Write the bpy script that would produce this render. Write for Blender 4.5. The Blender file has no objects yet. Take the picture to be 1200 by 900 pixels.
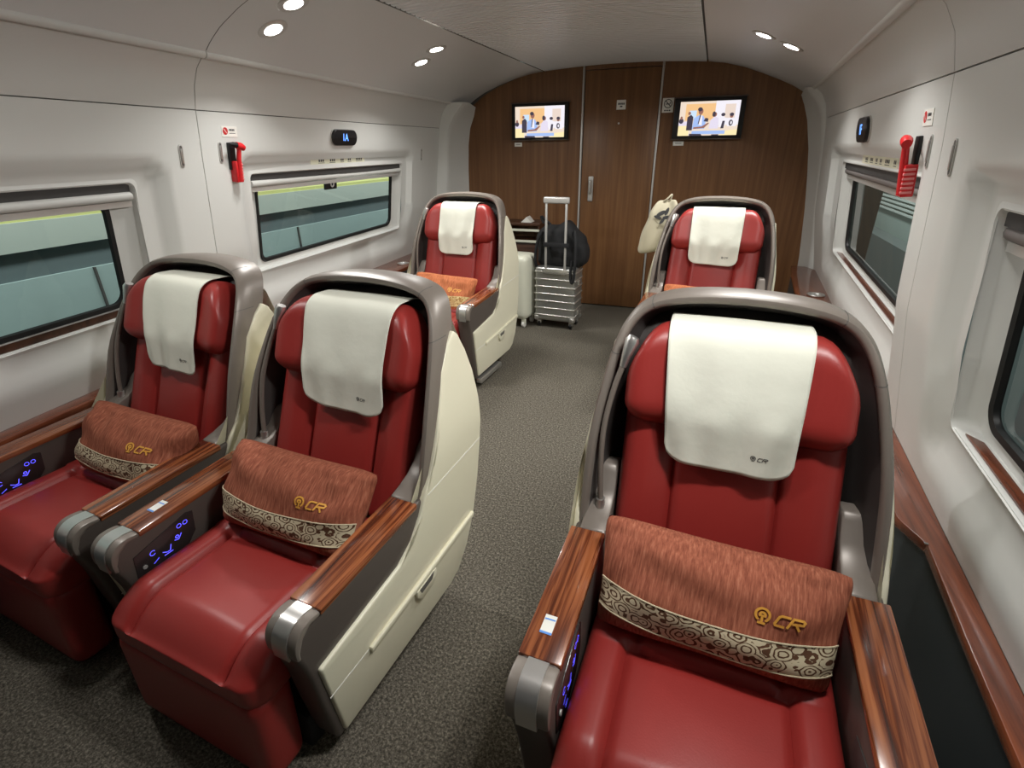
import bpy, bmesh, math, random
import numpy as np
from mathutils import Vector, Matrix
random.seed(7)
C = bpy.context.scene.collection
PI = math.pi
# ------------------------------------------------------------------ camera, world, light, exposure
CAM_YAW, CAM_PITCH, CAM_ROLL, EYE = .35076, .4335, -.01334, 1.438
def cam_axes(y, p, r):
    fw = np.array([math.sin(-y)*math.cos(p), math.cos(y)*math.cos(p), -math.sin(p)])
    rt = np.cross(fw, [0, 0, 1]); rt /= np.linalg.norm(rt); up = np.cross(rt, fw)
    return rt*math.cos(r)+up*math.sin(r), fw, -rt*math.sin(r)+up*math.cos(r)
rt, fw, up = cam_axes(CAM_YAW, CAM_PITCH, CAM_ROLL)
cd = bpy.data.cameras.new('camera'); cam = bpy.data.objects.new('camera', cd); C.objects.link(cam)
cd.sensor_width = 36; cd.lens = 600/1200*36; cd.clip_start = .02
cam.matrix_world = Matrix(((rt[0], up[0], -fw[0], 0), (rt[1], up[1], -fw[1], 0), (rt[2], up[2], -fw[2], EYE), (0, 0, 0, 1)))
bpy.context.scene.camera = cam
w = bpy.data.worlds.new('world'); bpy.context.scene.world = w; w.use_nodes = True
w.node_tree.nodes['Background'].inputs[0].default_value = (.70, .78, .76, 1)
w.node_tree.nodes['Background'].inputs[1].default_value = .40
vs = bpy.context.scene.view_settings
vs.view_transform = 'Standard'; vs.look = 'None'; vs.exposure = 0.42; vs.gamma = 1; vs.use_curve_mapping = False
LAMP_W = 4.6          # each ceiling downlight
def area_lamp(name, loc, direction, size, power, col, parent=None, spread=PI, shape='DISK', size_y=None):
    d = bpy.data.lights.new(name, 'AREA'); d.shape = shape; d.size = size; d.energy = power; d.color = col; d.spread = spread
    if size_y: d.size_y = size_y
    o = bpy.data.objects.new(name, d); C.objects.link(o); o.location = loc
    o.rotation_euler = Vector(direction).to_track_quat('-Z', 'Y').to_euler()
    if parent: o.parent = parent
    return o
# added unseen lamps that brighten the walls outside the windows
area_lamp('outside_fill', (-2.72, 3.2, 2.5), (-.75, 0, -1), 9, 72, (.97, 1, .97), spread=math.radians(100), shape='RECTANGLE', size_y=.3)
area_lamp('outside_fill', (1.5, 4.4, 2.5), (.9, 0, -1), 10, 105, (.97, 1, .98), spread=math.radians(100), shape='RECTANGLE', size_y=.3)
# ------------------------------------------------------------------ materials
def lin(r, g, b):
    f = lambda v: ((v/255+.055)/1.055)**2.4 if v > 10 else v/255/12.92
    return (f(r), f(g), f(b), 1)
def mat(name, col, rough=.5, metal=0, spec=.5, coat=0, bump=None, emit=None, es=1.0):
    m = bpy.data.materials.new(name); m.use_nodes = True; nt = m.node_tree; b = nt.nodes['Principled BSDF']
    b.inputs['Base Color'].default_value = col; b.inputs['Roughness'].default_value = rough
    b.inputs['Metallic'].default_value = metal; b.inputs['Specular IOR Level'].default_value = spec
    b.inputs['Coat Weight'].default_value = coat; b.inputs['Coat Roughness'].default_value = .08
    if emit: b.inputs['Emission Color'].default_value = emit; b.inputs['Emission Strength'].default_value = es
    if bump:
        sc, st, dist = bump
        tc = nt.nodes.new('ShaderNodeTexCoord'); n = nt.nodes.new('ShaderNodeTexNoise'); bm = nt.nodes.new('ShaderNodeBump')
        n.inputs['Scale'].default_value = sc; n.inputs['Detail'].default_value = 3
        bm.inputs['Strength'].default_value = st; bm.inputs['Distance'].default_value = dist
        nt.links.new(tc.outputs['Object'], n.inputs['Vector']); nt.links.new(n.outputs['Fac'], bm.inputs['Height'])
        nt.links.new(bm.outputs[0], b.inputs['Normal'])
    return m
def noise_col(m, scale, stops, detail=4, rough=.55, dist=0, coord='Object', uvscale=None):
    """colour ramp on stretched noise -> base colour"""
    nt = m.node_tree; b = nt.nodes['Principled BSDF']
    tc = nt.nodes.new('ShaderNodeTexCoord'); mp = nt.nodes.new('ShaderNodeMapping'); n = nt.nodes.new('ShaderNodeTexNoise'); r = nt.nodes.new('ShaderNodeValToRGB')
    mp.inputs['Scale'].default_value = scale; n.inputs['Scale'].default_value = 1; n.inputs['Detail'].default_value = detail
    n.inputs['Roughness'].default_value = rough; n.inputs['Distortion'].default_value = dist
    el = r.color_ramp.elements
    while len(el) < len(stops): el.new(.5)
    for e, (p, c) in zip(el, stops): e.position = p; e.color = c
    nt.links.new(tc.outputs[coord], mp.inputs['Vector']); nt.links.new(mp.outputs[0], n.inputs['Vector'])
    nt.links.new(n.outputs['Fac'], r.inputs[0]); nt.links.new(r.outputs[0], b.inputs['Base Color'])
    return m, n
M = {}
M['wall'] = mat('wall_paint', lin(214, 214, 210), .38, spec=.45)
M['cove'] = mat('cove_paint', lin(208, 207, 203), .34, spec=.45)
M['ceil'] = mat('ceiling_paint', lin(214, 214, 213), .4, spec=.4)
M['rib'] = mat('ceiling_ribbed', lin(226, 226, 228), .33, spec=.5)
M['seam'] = mat('seam_dark', lin(96, 93, 89), .7)
M['rim'] = mat('shell_rim', lin(124, 115, 107), .38, metal=.15)
M['lining'] = mat('shell_lining', lin(62, 57, 55), .55, bump=(180, .1, .002))
M['arm'] = mat('arm_plastic', lin(84, 76, 71), .42, bump=(400, .08, .001))
M['plinth'] = mat('plinth_dark', lin(30, 28, 28), .7)
M['cream'] = mat('cream_panel', lin(226, 221, 198), .33, spec=.45)
M['chrome'] = mat('brushed_chrome', lin(205, 203, 200), .3, metal=.85)
M['silver'] = mat('silver_paint', lin(200, 198, 194), .35, metal=.4)
M['leather'] = mat('red_leather', lin(150, 46, 42), .40, spec=.5, bump=(260, .12, .0015))
M['cloth'] = mat('white_cloth', lin(228, 228, 214), .85, spec=.2, bump=(30, .25, .004))
M['black'] = mat('black_plastic', lin(18, 18, 20), .4)
M['gasket'] = mat('black_rubber', lin(14, 15, 16), .5)
M['red'] = mat('red_plastic', lin(200, 28, 34), .35)
M['white'] = mat('white_plastic', lin(232, 230, 224), .4)
M['paper'] = mat('sticker_white', lin(235, 233, 226), .5)
M['strip'] = mat('label_strip', lin(226, 224, 200), .5)
M['ink'] = mat('ink_grey', lin(70, 70, 72), .6)
M['inkred'] = mat('ink_red', lin(196, 40, 44), .6)
M['inkblue'] = mat('ink_blue', lin(96, 150, 225), .6)
M['gold'] = mat('gold_thread', lin(224, 160, 66), .5)
M['cabinet'] = mat('ledge_cabinet', lin(60, 66, 68), .45)
M['fabric_black'] = mat('black_canvas', lin(26, 26, 28), .8, bump=(160, .3, .004))
M['aluminium'] = mat('aluminium', lin(178, 178, 174), .3, metal=.75)
M['alu_rib'] = mat('aluminium_bright', lin(215, 214, 208), .25, metal=.75)
M['case_white'] = mat('case_cream', lin(222, 222, 204), .4)
M['tote'] = mat('tote_canvas', lin(190, 182, 158), .85, bump=(200, .3, .003))
M['blue_led'] = mat('blue_led', (0.01, .01, .05, 1), .4, emit=(.10, .09, 1, 1), es=1.6)
M['cyan_led'] = mat('cyan_led', (0.01, .02, .05, 1), .4, emit=(.12, .32, 1, 1), es=2.2)
M['panel'] = mat('control_glass', lin(52, 46, 46), .18)
M['lamp'] = mat('lamp_glow', (1, 1, 1, 1), .4, emit=(1, .95, .86, 1), es=14)
M['blind'] = mat('blind_fabric', lin(206, 206, 202), .5)
M['dark'] = mat('dark_void', lin(66, 64, 63), .8)
# seat wood and darker wall wood, glossy
M['wood'], _ = noise_col(mat('gloss_wood', lin(120, 62, 34), .22, coat=.5), (70, 2.2, 40), [(.30, lin(62, 28, 16)), (.45, lin(104, 52, 30)), (.55, lin(146, 84, 50)), (.72, lin(166, 102, 64))], 3, .6, .6)
M['ledge'], _ = noise_col(mat('ledge_wood', lin(100, 50, 30), .25, coat=.5), (45, 2.0, 40), [(.3, lin(74, 36, 22)), (.55, lin(112, 58, 36)), (.75, lin(138, 74, 46))], 3, .6, .4)
M['panelwood'], _ = noise_col(mat('back_wall_wood', lin(78, 54, 36), .38, spec=.4), (26, 1, .9), [(.25, lin(98, 66, 42)), (.5, lin(116, 80, 51)), (.75, lin(134, 96, 63))], 4, .6, .2)
M['doorwood'], _ = noise_col(mat('door_wood', lin(84, 58, 38), .38, spec=.4), (26, 1, .9), [(.25, lin(102, 69, 43)), (.5, lin(120, 83, 53)), (.75, lin(138, 99, 64))], 4, .6, .2)
M['darkwood'], _ = noise_col(mat('rack_wood', lin(70, 42, 28), .4), (3, 40, 40), [(.3, lin(54, 32, 22)), (.7, lin(88, 56, 38))])
# carpet: speckled loops
cm = mat('carpet', lin(90, 86, 80), .95, spec=.1)
_, n_ = noise_col(cm, (120, 120, 120), [(.36, lin(48, 45, 40)), (.5, lin(92, 87, 78)), (.64, lin(148, 140, 127))], 5, .85)
bm_ = cm.node_tree.nodes.new('ShaderNodeBump'); bm_.inputs['Strength'].default_value = .6; bm_.inputs['Distance'].default_value = .006
cm.node_tree.links.new(n_.outputs['Fac'], bm_.inputs['Height']); cm.node_tree.links.new(bm_.outputs[0], cm.node_tree.nodes['Principled BSDF'].inputs['Normal'])
M['carpet'] = cm
# pillow linen: woven slub
lm_ = mat('terracotta_linen', lin(160, 92, 70), .9, spec=.15)
_, n_ = noise_col(lm_, (240, 60, 26), [(.3, lin(122, 66, 50)), (.55, lin(154, 90, 69)), (.75, lin(178, 114, 90))], 3, .6)
bm_ = lm_.node_tree.nodes.new('ShaderNodeBump'); bm_.inputs['Strength'].default_value = .25; bm_.inputs['Distance'].default_value = .002
lm_.node_tree.links.new(n_.outputs['Fac'], bm_.inputs['Height']); lm_.node_tree.links.new(bm_.outputs[0], lm_.node_tree.nodes['Principled BSDF'].inputs['Normal'])
M['linen'] = lm_
def linen2():
    m = lm_.copy(); m.name = 'sandy_linen'
    r = [n for n in m.node_tree.nodes if n.type == 'VALTORGB'][0]
    for e, c in zip(r.color_ramp.elements, (lin(150, 86, 56), lin(182, 108, 72), lin(200, 128, 90))): e.color = c
    return m
M['linen_sandy'] = linen2()
def brocade(name, ground, figure):
    m = mat(name, ground, .7, spec=.25); nt = m.node_tree; b = nt.nodes['Principled BSDF']; L = nt.links.new
    N = lambda t: nt.nodes.new(t)
    uv = N('ShaderNodeTexCoord'); mp = N('ShaderNodeMapping'); mp.inputs['Scale'].default_value = (6.5, 1.25, 1); L(uv.outputs['UV'], mp.inputs['Vector'])
    nz = N('ShaderNodeTexNoise'); nz.inputs['Scale'].default_value = 3.2; nz.inputs['Detail'].default_value = 2; L(mp.outputs[0], nz.inputs['Vector'])
    mx = N('ShaderNodeMix'); mx.data_type = 'VECTOR'; mx.inputs[0].default_value = .13; L(mp.outputs[0], mx.inputs[4]); L(nz.outputs['Color'], mx.inputs[5])
    v1 = N('ShaderNodeTexVoronoi'); v1.inputs['Scale'].default_value = 2.6; L(mx.outputs[1], v1.inputs['Vector'])
    s = N('ShaderNodeMath'); s.operation = 'SINE'; k = N('ShaderNodeMath'); k.operation = 'MULTIPLY'; k.inputs[1].default_value = 24; L(v1.outputs['Distance'], k.inputs[0]); L(k.outputs[0], s.inputs[0])
    v2 = N('ShaderNodeTexVoronoi'); v2.inputs['Scale'].default_value = 7.5; L(mx.outputs[1], v2.inputs['Vector'])
    a = N('ShaderNodeMath'); a.operation = 'MULTIPLY_ADD'; a.inputs[1].default_value = -.6; L(v2.outputs['Distance'], a.inputs[0]); L(s.outputs[0], a.inputs[2])
    r = N('ShaderNodeValToRGB'); r.color_ramp.elements[0].position = .0; r.color_ramp.elements[0].color = ground; r.color_ramp.elements[1].position = .12; r.color_ramp.elements[1].color = figure
    L(a.outputs[0], r.inputs[0]); L(r.outputs[0], b.inputs['Base Color'])
    return m
M['band'] = brocade('brocade_band', lin(206, 192, 162), lin(92, 62, 44))
M['band_gold'] = brocade('brocade_gold', lin(226, 206, 150), lin(170, 126, 70))
# window glass
g = bpy.data.materials.new('window_glass'); g.use_nodes = True; nt = g.node_tree; nt.nodes.clear()
o_ = nt.nodes.new('ShaderNodeOutputMaterial'); mx = nt.nodes.new('ShaderNodeMixShader'); tr = nt.nodes.new('ShaderNodeBsdfTransparent'); gl = nt.nodes.new('ShaderNodeBsdfGlossy'); fr = nt.nodes.new('ShaderNodeFresnel')
fr.inputs['IOR'].default_value = 1.42; gl.inputs['Roughness'].default_value = .03; tr.inputs['Color'].default_value = (.78, .84, .83, 1)
nt.links.new(fr.outputs[0], mx.inputs[0]); nt.links.new(tr.outputs[0], mx.inputs[1]); nt.links.new(gl.outputs[0], mx.inputs[2]); nt.links.new(mx.outputs[0], o_.inputs[0])
M['glass'] = g
# ------------------------------------------------------------------ mesh helpers
WARP = None
def mk(name, verts, faces, m, parent=None, smooth=True, ang=38, uv=None, mats=None, fmat=None):
    if WARP is not None: verts = [WARP(v) for v in verts]
    me = bpy.data.meshes.new(name); me.from_pydata([tuple(v) for v in verts], [], [tuple(f) for f in faces])
    b = bmesh.new(); b.from_mesh(me); bmesh.ops.recalc_face_normals(b, faces=b.faces); b.to_mesh(me); b.free()
    for q in (mats or [m]): me.materials.append(q)
    if fmat: me.polygons.foreach_set('material_index', fmat)
    if smooth:
        me.shade_smooth()
        if ang: me.set_sharp_from_angle(angle=math.radians(ang))
    if uv:
        lay = me.uv_layers.new(name='uv')
        for lp in me.loops: lay.data[lp.index].uv = uv[lp.vertex_index]
    o = bpy.data.objects.new(name, me); C.objects.link(o)
    if parent is not None: o.parent = parent
    return o
def thing(name, label, cat, loc=(0, 0, 0), rz=0, group=None, scale=None, matrix=None):
    o = bpy.data.objects.new(name, None); C.objects.link(o); o.empty_display_size = .1
    if matrix is not None: o.matrix_world = matrix
    else:
        o.location = loc; o.rotation_euler = (0, 0, rz)
        if scale: o.scale = scale
    return tag(o, label, cat, group)
def tag(o, label, cat, group=None):
    o['label'] = label; o['category'] = cat
    if group: o['group'] = group
    return o
def struct(o): o['kind'] = 'structure'; return o
def stuff(o): o['kind'] = 'stuff'; return o
def bevel_mesh(verts, faces, off, seg=2):
    b = bmesh.new(); vs_ = [b.verts.new(v) for v in verts]
    for f in faces: b.faces.new([vs_[i] for i in f])
    bmesh.ops.recalc_face_normals(b, faces=b.faces)
    ed = [e for e in b.edges if len(e.link_faces) == 2 and e.calc_face_angle(0) > .45]
    bmesh.ops.bevel(b, geom=ed, offset=off, segments=seg, profile=.5, affect='EDGES', clamp_overlap=True)
    b.verts.index_update()
    V = [tuple(v.co) for v in b.verts]; F = [[v.index for v in f.verts] for f in b.faces]; b.free()
    return V, F
BOXF = [(0, 1, 3, 2), (4, 6, 7, 5), (0, 4, 5, 1), (2, 3, 7, 6), (0, 2, 6, 4), (1, 5, 7, 3)]
def boxvf(x0, x1, y0, y1, z0, z1): return [(x, y, z) for x in (x0, x1) for y in (y0, y1) for z in (z0, z1)], BOXF
def box(name, x0, x1, y0, y1, z0, z1, m, parent=None, bev=0, seg=2, fn=None):
    V, F = boxvf(x0, x1, y0, y1, z0, z1)
    if bev: V, F = bevel_mesh(V, F, bev, seg)
    if fn: V = [fn(v) for v in V]
    return mk(name, V, F, m, parent)
def extr(name, poly, x0, x1, m, parent=None, bev=0, fn=None, axis='x', seg=2, slices=()):
    n = len(poly)
    if axis == 'x': V = [(x0, a, b) for a, b in poly]+[(x1, a, b) for a, b in poly]
    elif axis == 'y': V = [(a, x0, b) for a, b in poly]+[(a, x1, b) for a, b in poly]
    else: V = [(a, b, x0) for a, b in poly]+[(a, b, x1) for a, b in poly]
    F = [list(range(n))[::-1], list(range(n, 2*n))]+[(i, (i+1) % n, n+(i+1) % n, n+i) for i in range(n)]
    if bev: V, F = bevel_mesh(V, F, bev, seg)
    if slices:
        b = bmesh.new(); vs_ = [b.verts.new(v) for v in V]
        for f in F: b.faces.new([vs_[i] for i in f])
        bmesh.ops.triangulate(b, faces=b.faces[:], ngon_method='EAR_CLIP')
        for zc in slices: bmesh.ops.bisect_plane(b, geom=b.verts[:]+b.edges[:]+b.faces[:], dist=1e-5, plane_co=(0, 0, zc), plane_no=(0, 0, 1))
        b.verts.index_update(); V = [tuple(v.co) for v in b.verts]; F = [[v.index for v in f.verts] for f in b.faces]; b.free()
    if fn: V = [fn(v) for v in V]
    return mk(name, V, F, m, parent)
def rboxvf(sx, sy, sz, r, n=(16, 16, 8), k=4):
    """rounded box around the origin"""
    def ax(s, c):
        h = s/2; e = [h-r+r*math.sin(i/k*PI/2) for i in range(k+1)]
        if s-2*r > 1e-6: mid = list(np.linspace(-(h-r), h-r, c+1))[1:-1]
        else: mid = []
        return sorted(set([-round(v, 6) for v in e]+[round(v, 6) for v in mid]+[round(v, 6) for v in e]))
    X, Y, Z = ax(sx, n[0]), ax(sy, n[1]), ax(sz, n[2]); idx = {}; V = []; F = []
    def vid(i, j, l):
        if (i, j, l) in idx: return idx[i, j, l]
        p = np.array([X[i], Y[j], Z[l]]); h = np.array([sx, sy, sz])/2-r
        # cube shell with square-spaced corners -> project to rounded surface
        inner = np.clip(p, -h, h); d = p-inner; L = np.linalg.norm(d)
        q = inner+d/L*r if L > 1e-9 else p
        idx[i, j, l] = len(V); V.append(tuple(q)); return idx[i, j, l]
    a, b, c = len(X)-1, len(Y)-1, len(Z)-1
    for i in range(a):
        for j in range(b):
            F.append((vid(i, j, 0), vid(i, j+1, 0), vid(i+1, j+1, 0), vid(i+1, j, 0))); F.append((vid(i, j, c), vid(i+1, j, c), vid(i+1, j+1, c), vid(i, j+1, c)))
    for i in range(a):
        for l in range(c):
            F.append((vid(i, 0, l), vid(i+1, 0, l), vid(i+1, 0, l+1), vid(i, 0, l+1))); F.append((vid(i, b, l), vid(i, b, l+1), vid(i+1, b, l+1), vid(i+1, b, l)))
    for j in range(b):
        for l in range(c):
            F.append((vid(0, j, l), vid(0, j, l+1), vid(0, j+1, l+1), vid(0, j+1, l))); F.append((vid(a, j, l), vid(a, j+1, l), vid(a, j+1, l+1), vid(a, j, l+1)))
    return V, F
def rbox(name, sx, sy, sz, r, m, parent=None, n=(16, 16, 8), fn=None, k=4):
    V, F = rboxvf(sx, sy, sz, r, n, k)
    if fn: V = [fn(v) for v in V]
    return mk(name, V, F, m, parent, ang=60)
def gridvf(f, nu, nv):
    V = [f(i/nu, j/nv) for j in range(nv+1) for i in range(nu+1)]
    F = [(j*(nu+1)+i, j*(nu+1)+i+1, (j+1)*(nu+1)+i+1, (j+1)*(nu+1)+i) for j in range(nv) for i in range(nu)]
    return V, F
def catmull(P, n):
    P = [np.array(p, float) for p in P]; P = [2*P[0]-P[1]]+P+[2*P[-1]-P[-2]]; out = []
    for i in range(1, len(P)-2):
        for s in range(n):
            t = s/n; a, b, c, d = P[i-1:i+3]
            out.append(.5*((2*b)+(-a+c)*t+(2*a-5*b+4*c-d)*t*t+(-a+3*b-3*c+d)*t**3))
    out.append(P[-2]); return out
def tubevf(pts, rad, n=8, caps=True):
    pts = [np.array(p, float) for p in pts]; R = rad if hasattr(rad, '__len__') else [rad]*len(pts); V = []; F = []
    ref = np.array([0, 0, 1.]) if abs((pts[1]-pts[0])[2]) < .9*np.linalg.norm(pts[1]-pts[0]) else np.array([1., 0, 0])
    for i, p in enumerate(pts):
        t = pts[min(i+1, len(pts)-1)]-pts[max(i-1, 0)]; t /= np.linalg.norm(t)
        u = np.cross(ref, t); u /= np.linalg.norm(u); v = np.cross(t, u); ref = v if abs(np.dot(v, t)) < .99 else ref
        for k in range(n): a = 2*PI*k/n; V.append(tuple(p+R[i]*(u*math.cos(a)+v*math.sin(a))))
    for i in range(len(pts)-1):
        for k in range(n): F.append((i*n+k, i*n+(k+1) % n, (i+1)*n+(k+1) % n, (i+1)*n+k))
    if caps: F.append(list(range(n))[::-1]); F.append([(len(pts)-1)*n+k for k in range(n)])
    return V, F
def tube(name, pts, rad, m, parent=None, n=8): V, F = tubevf(pts, rad, n); return mk(name, V, F, m, parent, ang=50)
def lathevf(prof, n=20):
    V = [(r*math.cos(2*PI*k/n), r*math.sin(2*PI*k/n), z) for r, z in prof for k in range(n)]
    F = [(i*n+k, i*n+(k+1) % n, (i+1)*n+(k+1) % n, (i+1)*n+k) for i in range(len(prof)-1) for k in range(n)]
    F += [list(range(n))[::-1], [(len(prof)-1)*n+k for k in range(n)]]
    return V, F
def join(*vf):
    V = []; F = []
    for v, f in vf: b = len(V); V += list(v); F += [[b+i for i in q] for q in f]
    return V, F
def xf(vf, Mx): return [tuple(Mx @ Vector(v)) for v in vf[0]], vf[1]
def recenter(o, base=True):
    me = o.data; c = np.array([v.co for v in me.vertices]); lo, hi = c.min(0), c.max(0)
    p = Vector(((lo[0]+hi[0])/2, (lo[1]+hi[1])/2, lo[2] if base else (lo[2]+hi[2])/2))
    me.transform(Matrix.Translation(-p)); o.location = Vector(o.location)+p
    for ch in o.children: ch.data.transform(Matrix.Translation(-p))
    return o
def strokes(polys, wd):
    """flat ribbons along polylines in the plane, mitred"""
    V = []; F = []
    for P in polys:
        P = [np.array(p, float) for p in P]; b = len(V)
        for i, p in enumerate(P):
            d0 = P[i]-P[i-1] if i else P[1]-P[0]; d1 = P[i+1]-P[i] if i < len(P)-1 else d0
            d0 = d0/np.linalg.norm(d0); d1 = d1/np.linalg.norm(d1); nrm = np.array([-(d0+d1)[1], (d0+d1)[0]]); L = np.linalg.norm(nrm)
            nrm = nrm/L if L > 1e-6 else np.array([-d0[1], d0[0]]); s = wd/2/max(.45, abs(np.dot(nrm, [-d0[1], d0[0]])))
            V += [tuple(p+nrm*s), tuple(p-nrm*s)]
        F += [(b+2*i, b+2*i+1, b+2*i+3, b+2*i+2) for i in range(len(P)-1)]
    return V, F
def ss(a, b, x): t = min(1, max(0, (x-a)/(b-a))); return t*t*(3-2*t)
# railway emblem (ring, rail foot) followed by the slanted letters C R
def arc(cx, cy, r, a0, a1, n=14): return [(cx+r*math.cos(a0+(a1-a0)*i/n), cy+r*math.sin(a0+(a1-a0)*i/n)) for i in range(n+1)]
EMBLEM = [arc(0, .1, .95, math.radians(-62), math.radians(242), 18), arc(0, .1, .36, math.radians(-50), math.radians(230), 10), [(0, .1), (0, -1.15)], [(-.55, -1.15), (.55, -1.15)]]
LETTERS = [[(3.75, .72), (2.55, .72), (2.2, .5), (1.75, -.6), (1.85, -.85), (3.1, -.85)], [(3.45, -.9), (4.15, .72), (5.5, .72), (5.75, .5), (5.55, .1), (4.0, -.05)], [(4.6, -.05), (5.2, -.9)]]
# ------------------------------------------------------------------ cabin shell
YF, YB = -1.35, 4.93                      # front partition, rear partition
YS_L, YS_R = 1.90, 1.85                   # panel joints on the side walls
ZO = [0, .5, .97, 1.43, 1.60, 1.69, 1.75, 1.80]
OFL = [.27, .215, .085, .025, 0, -.025, -.06, -.115]
OFR = [.20, .145, .062, .022, 0, -.025, -.06, -.115]
def crL(y): return -2.138-.1*(y-1.9) if y < 3.4 else -2.288-.055*(y-3.4)
def crR(y): return .565+.058*(y-1.9)
def PW(side, y, z, d=0.):
    """side-wall surface point; d is depth outwards"""
    if side < 0: return (crL(y)-float(np.interp(z, ZO, OFL))-d, y, z)
    return (crR(y)+float(np.interp(z, ZO, OFR))+d, y, z)
def sdrr(y, z, y0, y1, z0, z1, r):
    qy = abs(y-(y0+y1)/2)-(y1-y0)/2+r; qz = abs(z-(z0+z1)/2)-(z1-z0)/2+r
    return math.hypot(max(qy, 0), max(qz, 0))+min(max(qy, qz), 0)-r
WIN = {(-1, 0): dict(rec=(-.6, 1.68, .655, 1.40), hole=(-.45, 1.56, .805, 1.325)),
       (-1, 1): dict(rec=(2.135, 4.10, .63, 1.415), hole=(2.235, 3.99, .815, 1.325)),
       (1, 0): dict(rec=(-.6, 1.60, .62, 1.38), hole=(-.45, 1.49, .765, 1.30)),
       (1, 1): dict(rec=(2.0, 4.12, .64, 1.405), hole=(2.10, 3.88, .80, 1.33))}
RD = .04
def recess(side, y, z):
    d = 0
    for (s, k), q in WIN.items():
        if s != side: continue
        a = sdrr(y, z, *q['rec'], .07)
        wdt = .026 if z > 1.0 else .026+.09*ss(1.0, .75, z)
        d = max(d, RD*ss(.0, -wdt, a))
    return d
def wall_panel(name, side, k, y0, y1, z0, z1, m, parent, win=None, step=.035, lip=.02):
    ys = set(np.round(np.arange(y0, y1, step), 4)) | {y1}; zs = set(np.round(np.arange(z0, z1, .03), 4)) | {z1}
    if win:
        h = win['hole']; ys = {v for v in ys if min(abs(v-h[0]), abs(v-h[1])) > .012} | {h[0], h[1]}; zs = {v for v in zs if min(abs(v-h[2]), abs(v-h[3])) > .01} | {h[2], h[3]}
        ys = {v for v in ys if y0 <= v <= y1}
    ys, zs = sorted(ys), sorted(zs); nz = len(zs)
    V = [PW(side, y, z, recess(side, y, z) if win else 0) for y in ys for z in zs]; F = []
    for i in range(len(ys)-1):
        for j in range(nz-1):
            cy, cz = (ys[i]+ys[i+1])/2, (zs[j]+zs[j+1])/2
            if win and h[0] < cy < h[1] and h[2] < cz < h[3]: continue
            F.append((i*nz+j, (i+1)*nz+j, (i+1)*nz+j+1, i*nz+j+1))
    # returned edges
    ring = [i*nz for i in range(len(ys))]+[(len(ys)-1)*nz+j for j in range(1, nz)]+[i*nz+nz-1 for i in range(len(ys)-2, -1, -1)]+[j for j in range(nz-2, 0, -1)]
    b = len(V); V += [(V[i][0]+side*lip, V[i][1], V[i][2]) for i in ring]; n = len(ring)
    F += [(ring[i], ring[(i+1) % n], b+(i+1) % n, b+i) for i in range(n)]
    return mk(name, V, F, m, parent, ang=50)
def strip_behind(name, side, ys, zs, dep, m, parent=None):
    V, F = gridvf(lambda a, b: PW(side, ys[0]+(ys[1]-ys[0])*a, zs[0]+(zs[1]-zs[0])*b, dep), 2 if ys[1]-ys[0] < .2 else 40, 24 if zs[1]-zs[0] > .2 else 2)
    return V, F
GAP = .002
for side, nm, ysm, y_end in ((-1, 'left', YS_L, 4.72), (1, 'right', YS_R, 4.72)):
    root = struct(mk('wall_'+nm, *join(strip_behind('s', side, (ysm-.010, ysm+.010), (0, 1.765), .008, None), strip_behind('s', side, (YF, y_end), (1.57, 1.63), .008, None)), M['seam'], smooth=False))
    for k, (a, b) in enumerate(((YF, ysm-GAP), (ysm+GAP, y_end))):
        wall_panel('panel', side, k, a, b, 0, 1.60-GAP, M['wall'], root, WIN[side, k])
        wall_panel('cove_panel', side, k, a, b, 1.60+GAP, 1.80, M['cove'], root, None)
    # rounded cornice bead where wall meets ceiling
    for a, b in ((YF, ysm-GAP), (ysm+GAP, 4.72)):
        pts = [np.array(PW(side, y, 1.80)) for y in np.linspace(a, b, 30)]
        tube('cornice', pts, .017, M['cove'], root, 8)
# angled end pieces that meet the rear partition
def end_piece(name, side, ridge, back, parent):
    V = []; n = len(ridge)
    for (z, x), (zb, xb) in zip(ridge, back):
        o = PW(side, 4.62, z, .03); V += [(o[0], 4.62, z), (x+side*.02, 4.655, z), (x, 4.69, z), (x-side*.0, 4.72, z), (xb, YB, zb)]
    F = [(i*5+j, i*5+j+1, (i+1)*5+j+1, (i+1)*5+j) for i in range(n-1) for j in range(4)]
    return mk(name, V, F, M['wall'], parent, ang=40)
end_piece('end_panel', -1, [(-.02, -2.40), (.57, -2.36), (.9, -2.335), (1.24, -2.315), (1.45, -2.30), (1.6, -2.265), (1.70, -2.20), (1.80, -2.10)],
          [(-.02, -2.26), (.57, -2.235), (.9, -2.228), (1.23, -2.224), (1.46, -2.212), (1.605, -2.187), (1.70, -2.145), (1.775, -2.125)], bpy.data.objects['wall_left'])
end_piece('end_panel', 1, [(-.02, .88), (.575, .83), (.685, .822), (.95, .79), (1.2, .762), (1.42, .735), (1.6, .70), (1.70, .65), (1.80, .555)],
          [(-.02, .82), (.575, .79), (.685, .78), (.95, .755), (1.2, .722), (1.40, .69), (1.6, .64), (1.70, .60), (1.77, .565)], bpy.data.objects['wall_right'])
for o_, a_, b_ in (('wall_left', -2.66, -2.44), ('wall_right', .90, 1.2)): box('light_block', a_, b_, 4.66, YB+.03, -.05, 2.1, M['seam'], bpy.data.objects[o_])  # unseen boxes added to stop outside light leaking in at the rear corners
# floor
fl = struct(mk('floor', [(-3.0, YF-.1, 0), (1.5, YF-.1, 0), (1.5, YB+.1, 0), (-3.0, YB+.1, 0)], [(0, 1, 2, 3)], M['carpet'], smooth=False))
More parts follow.
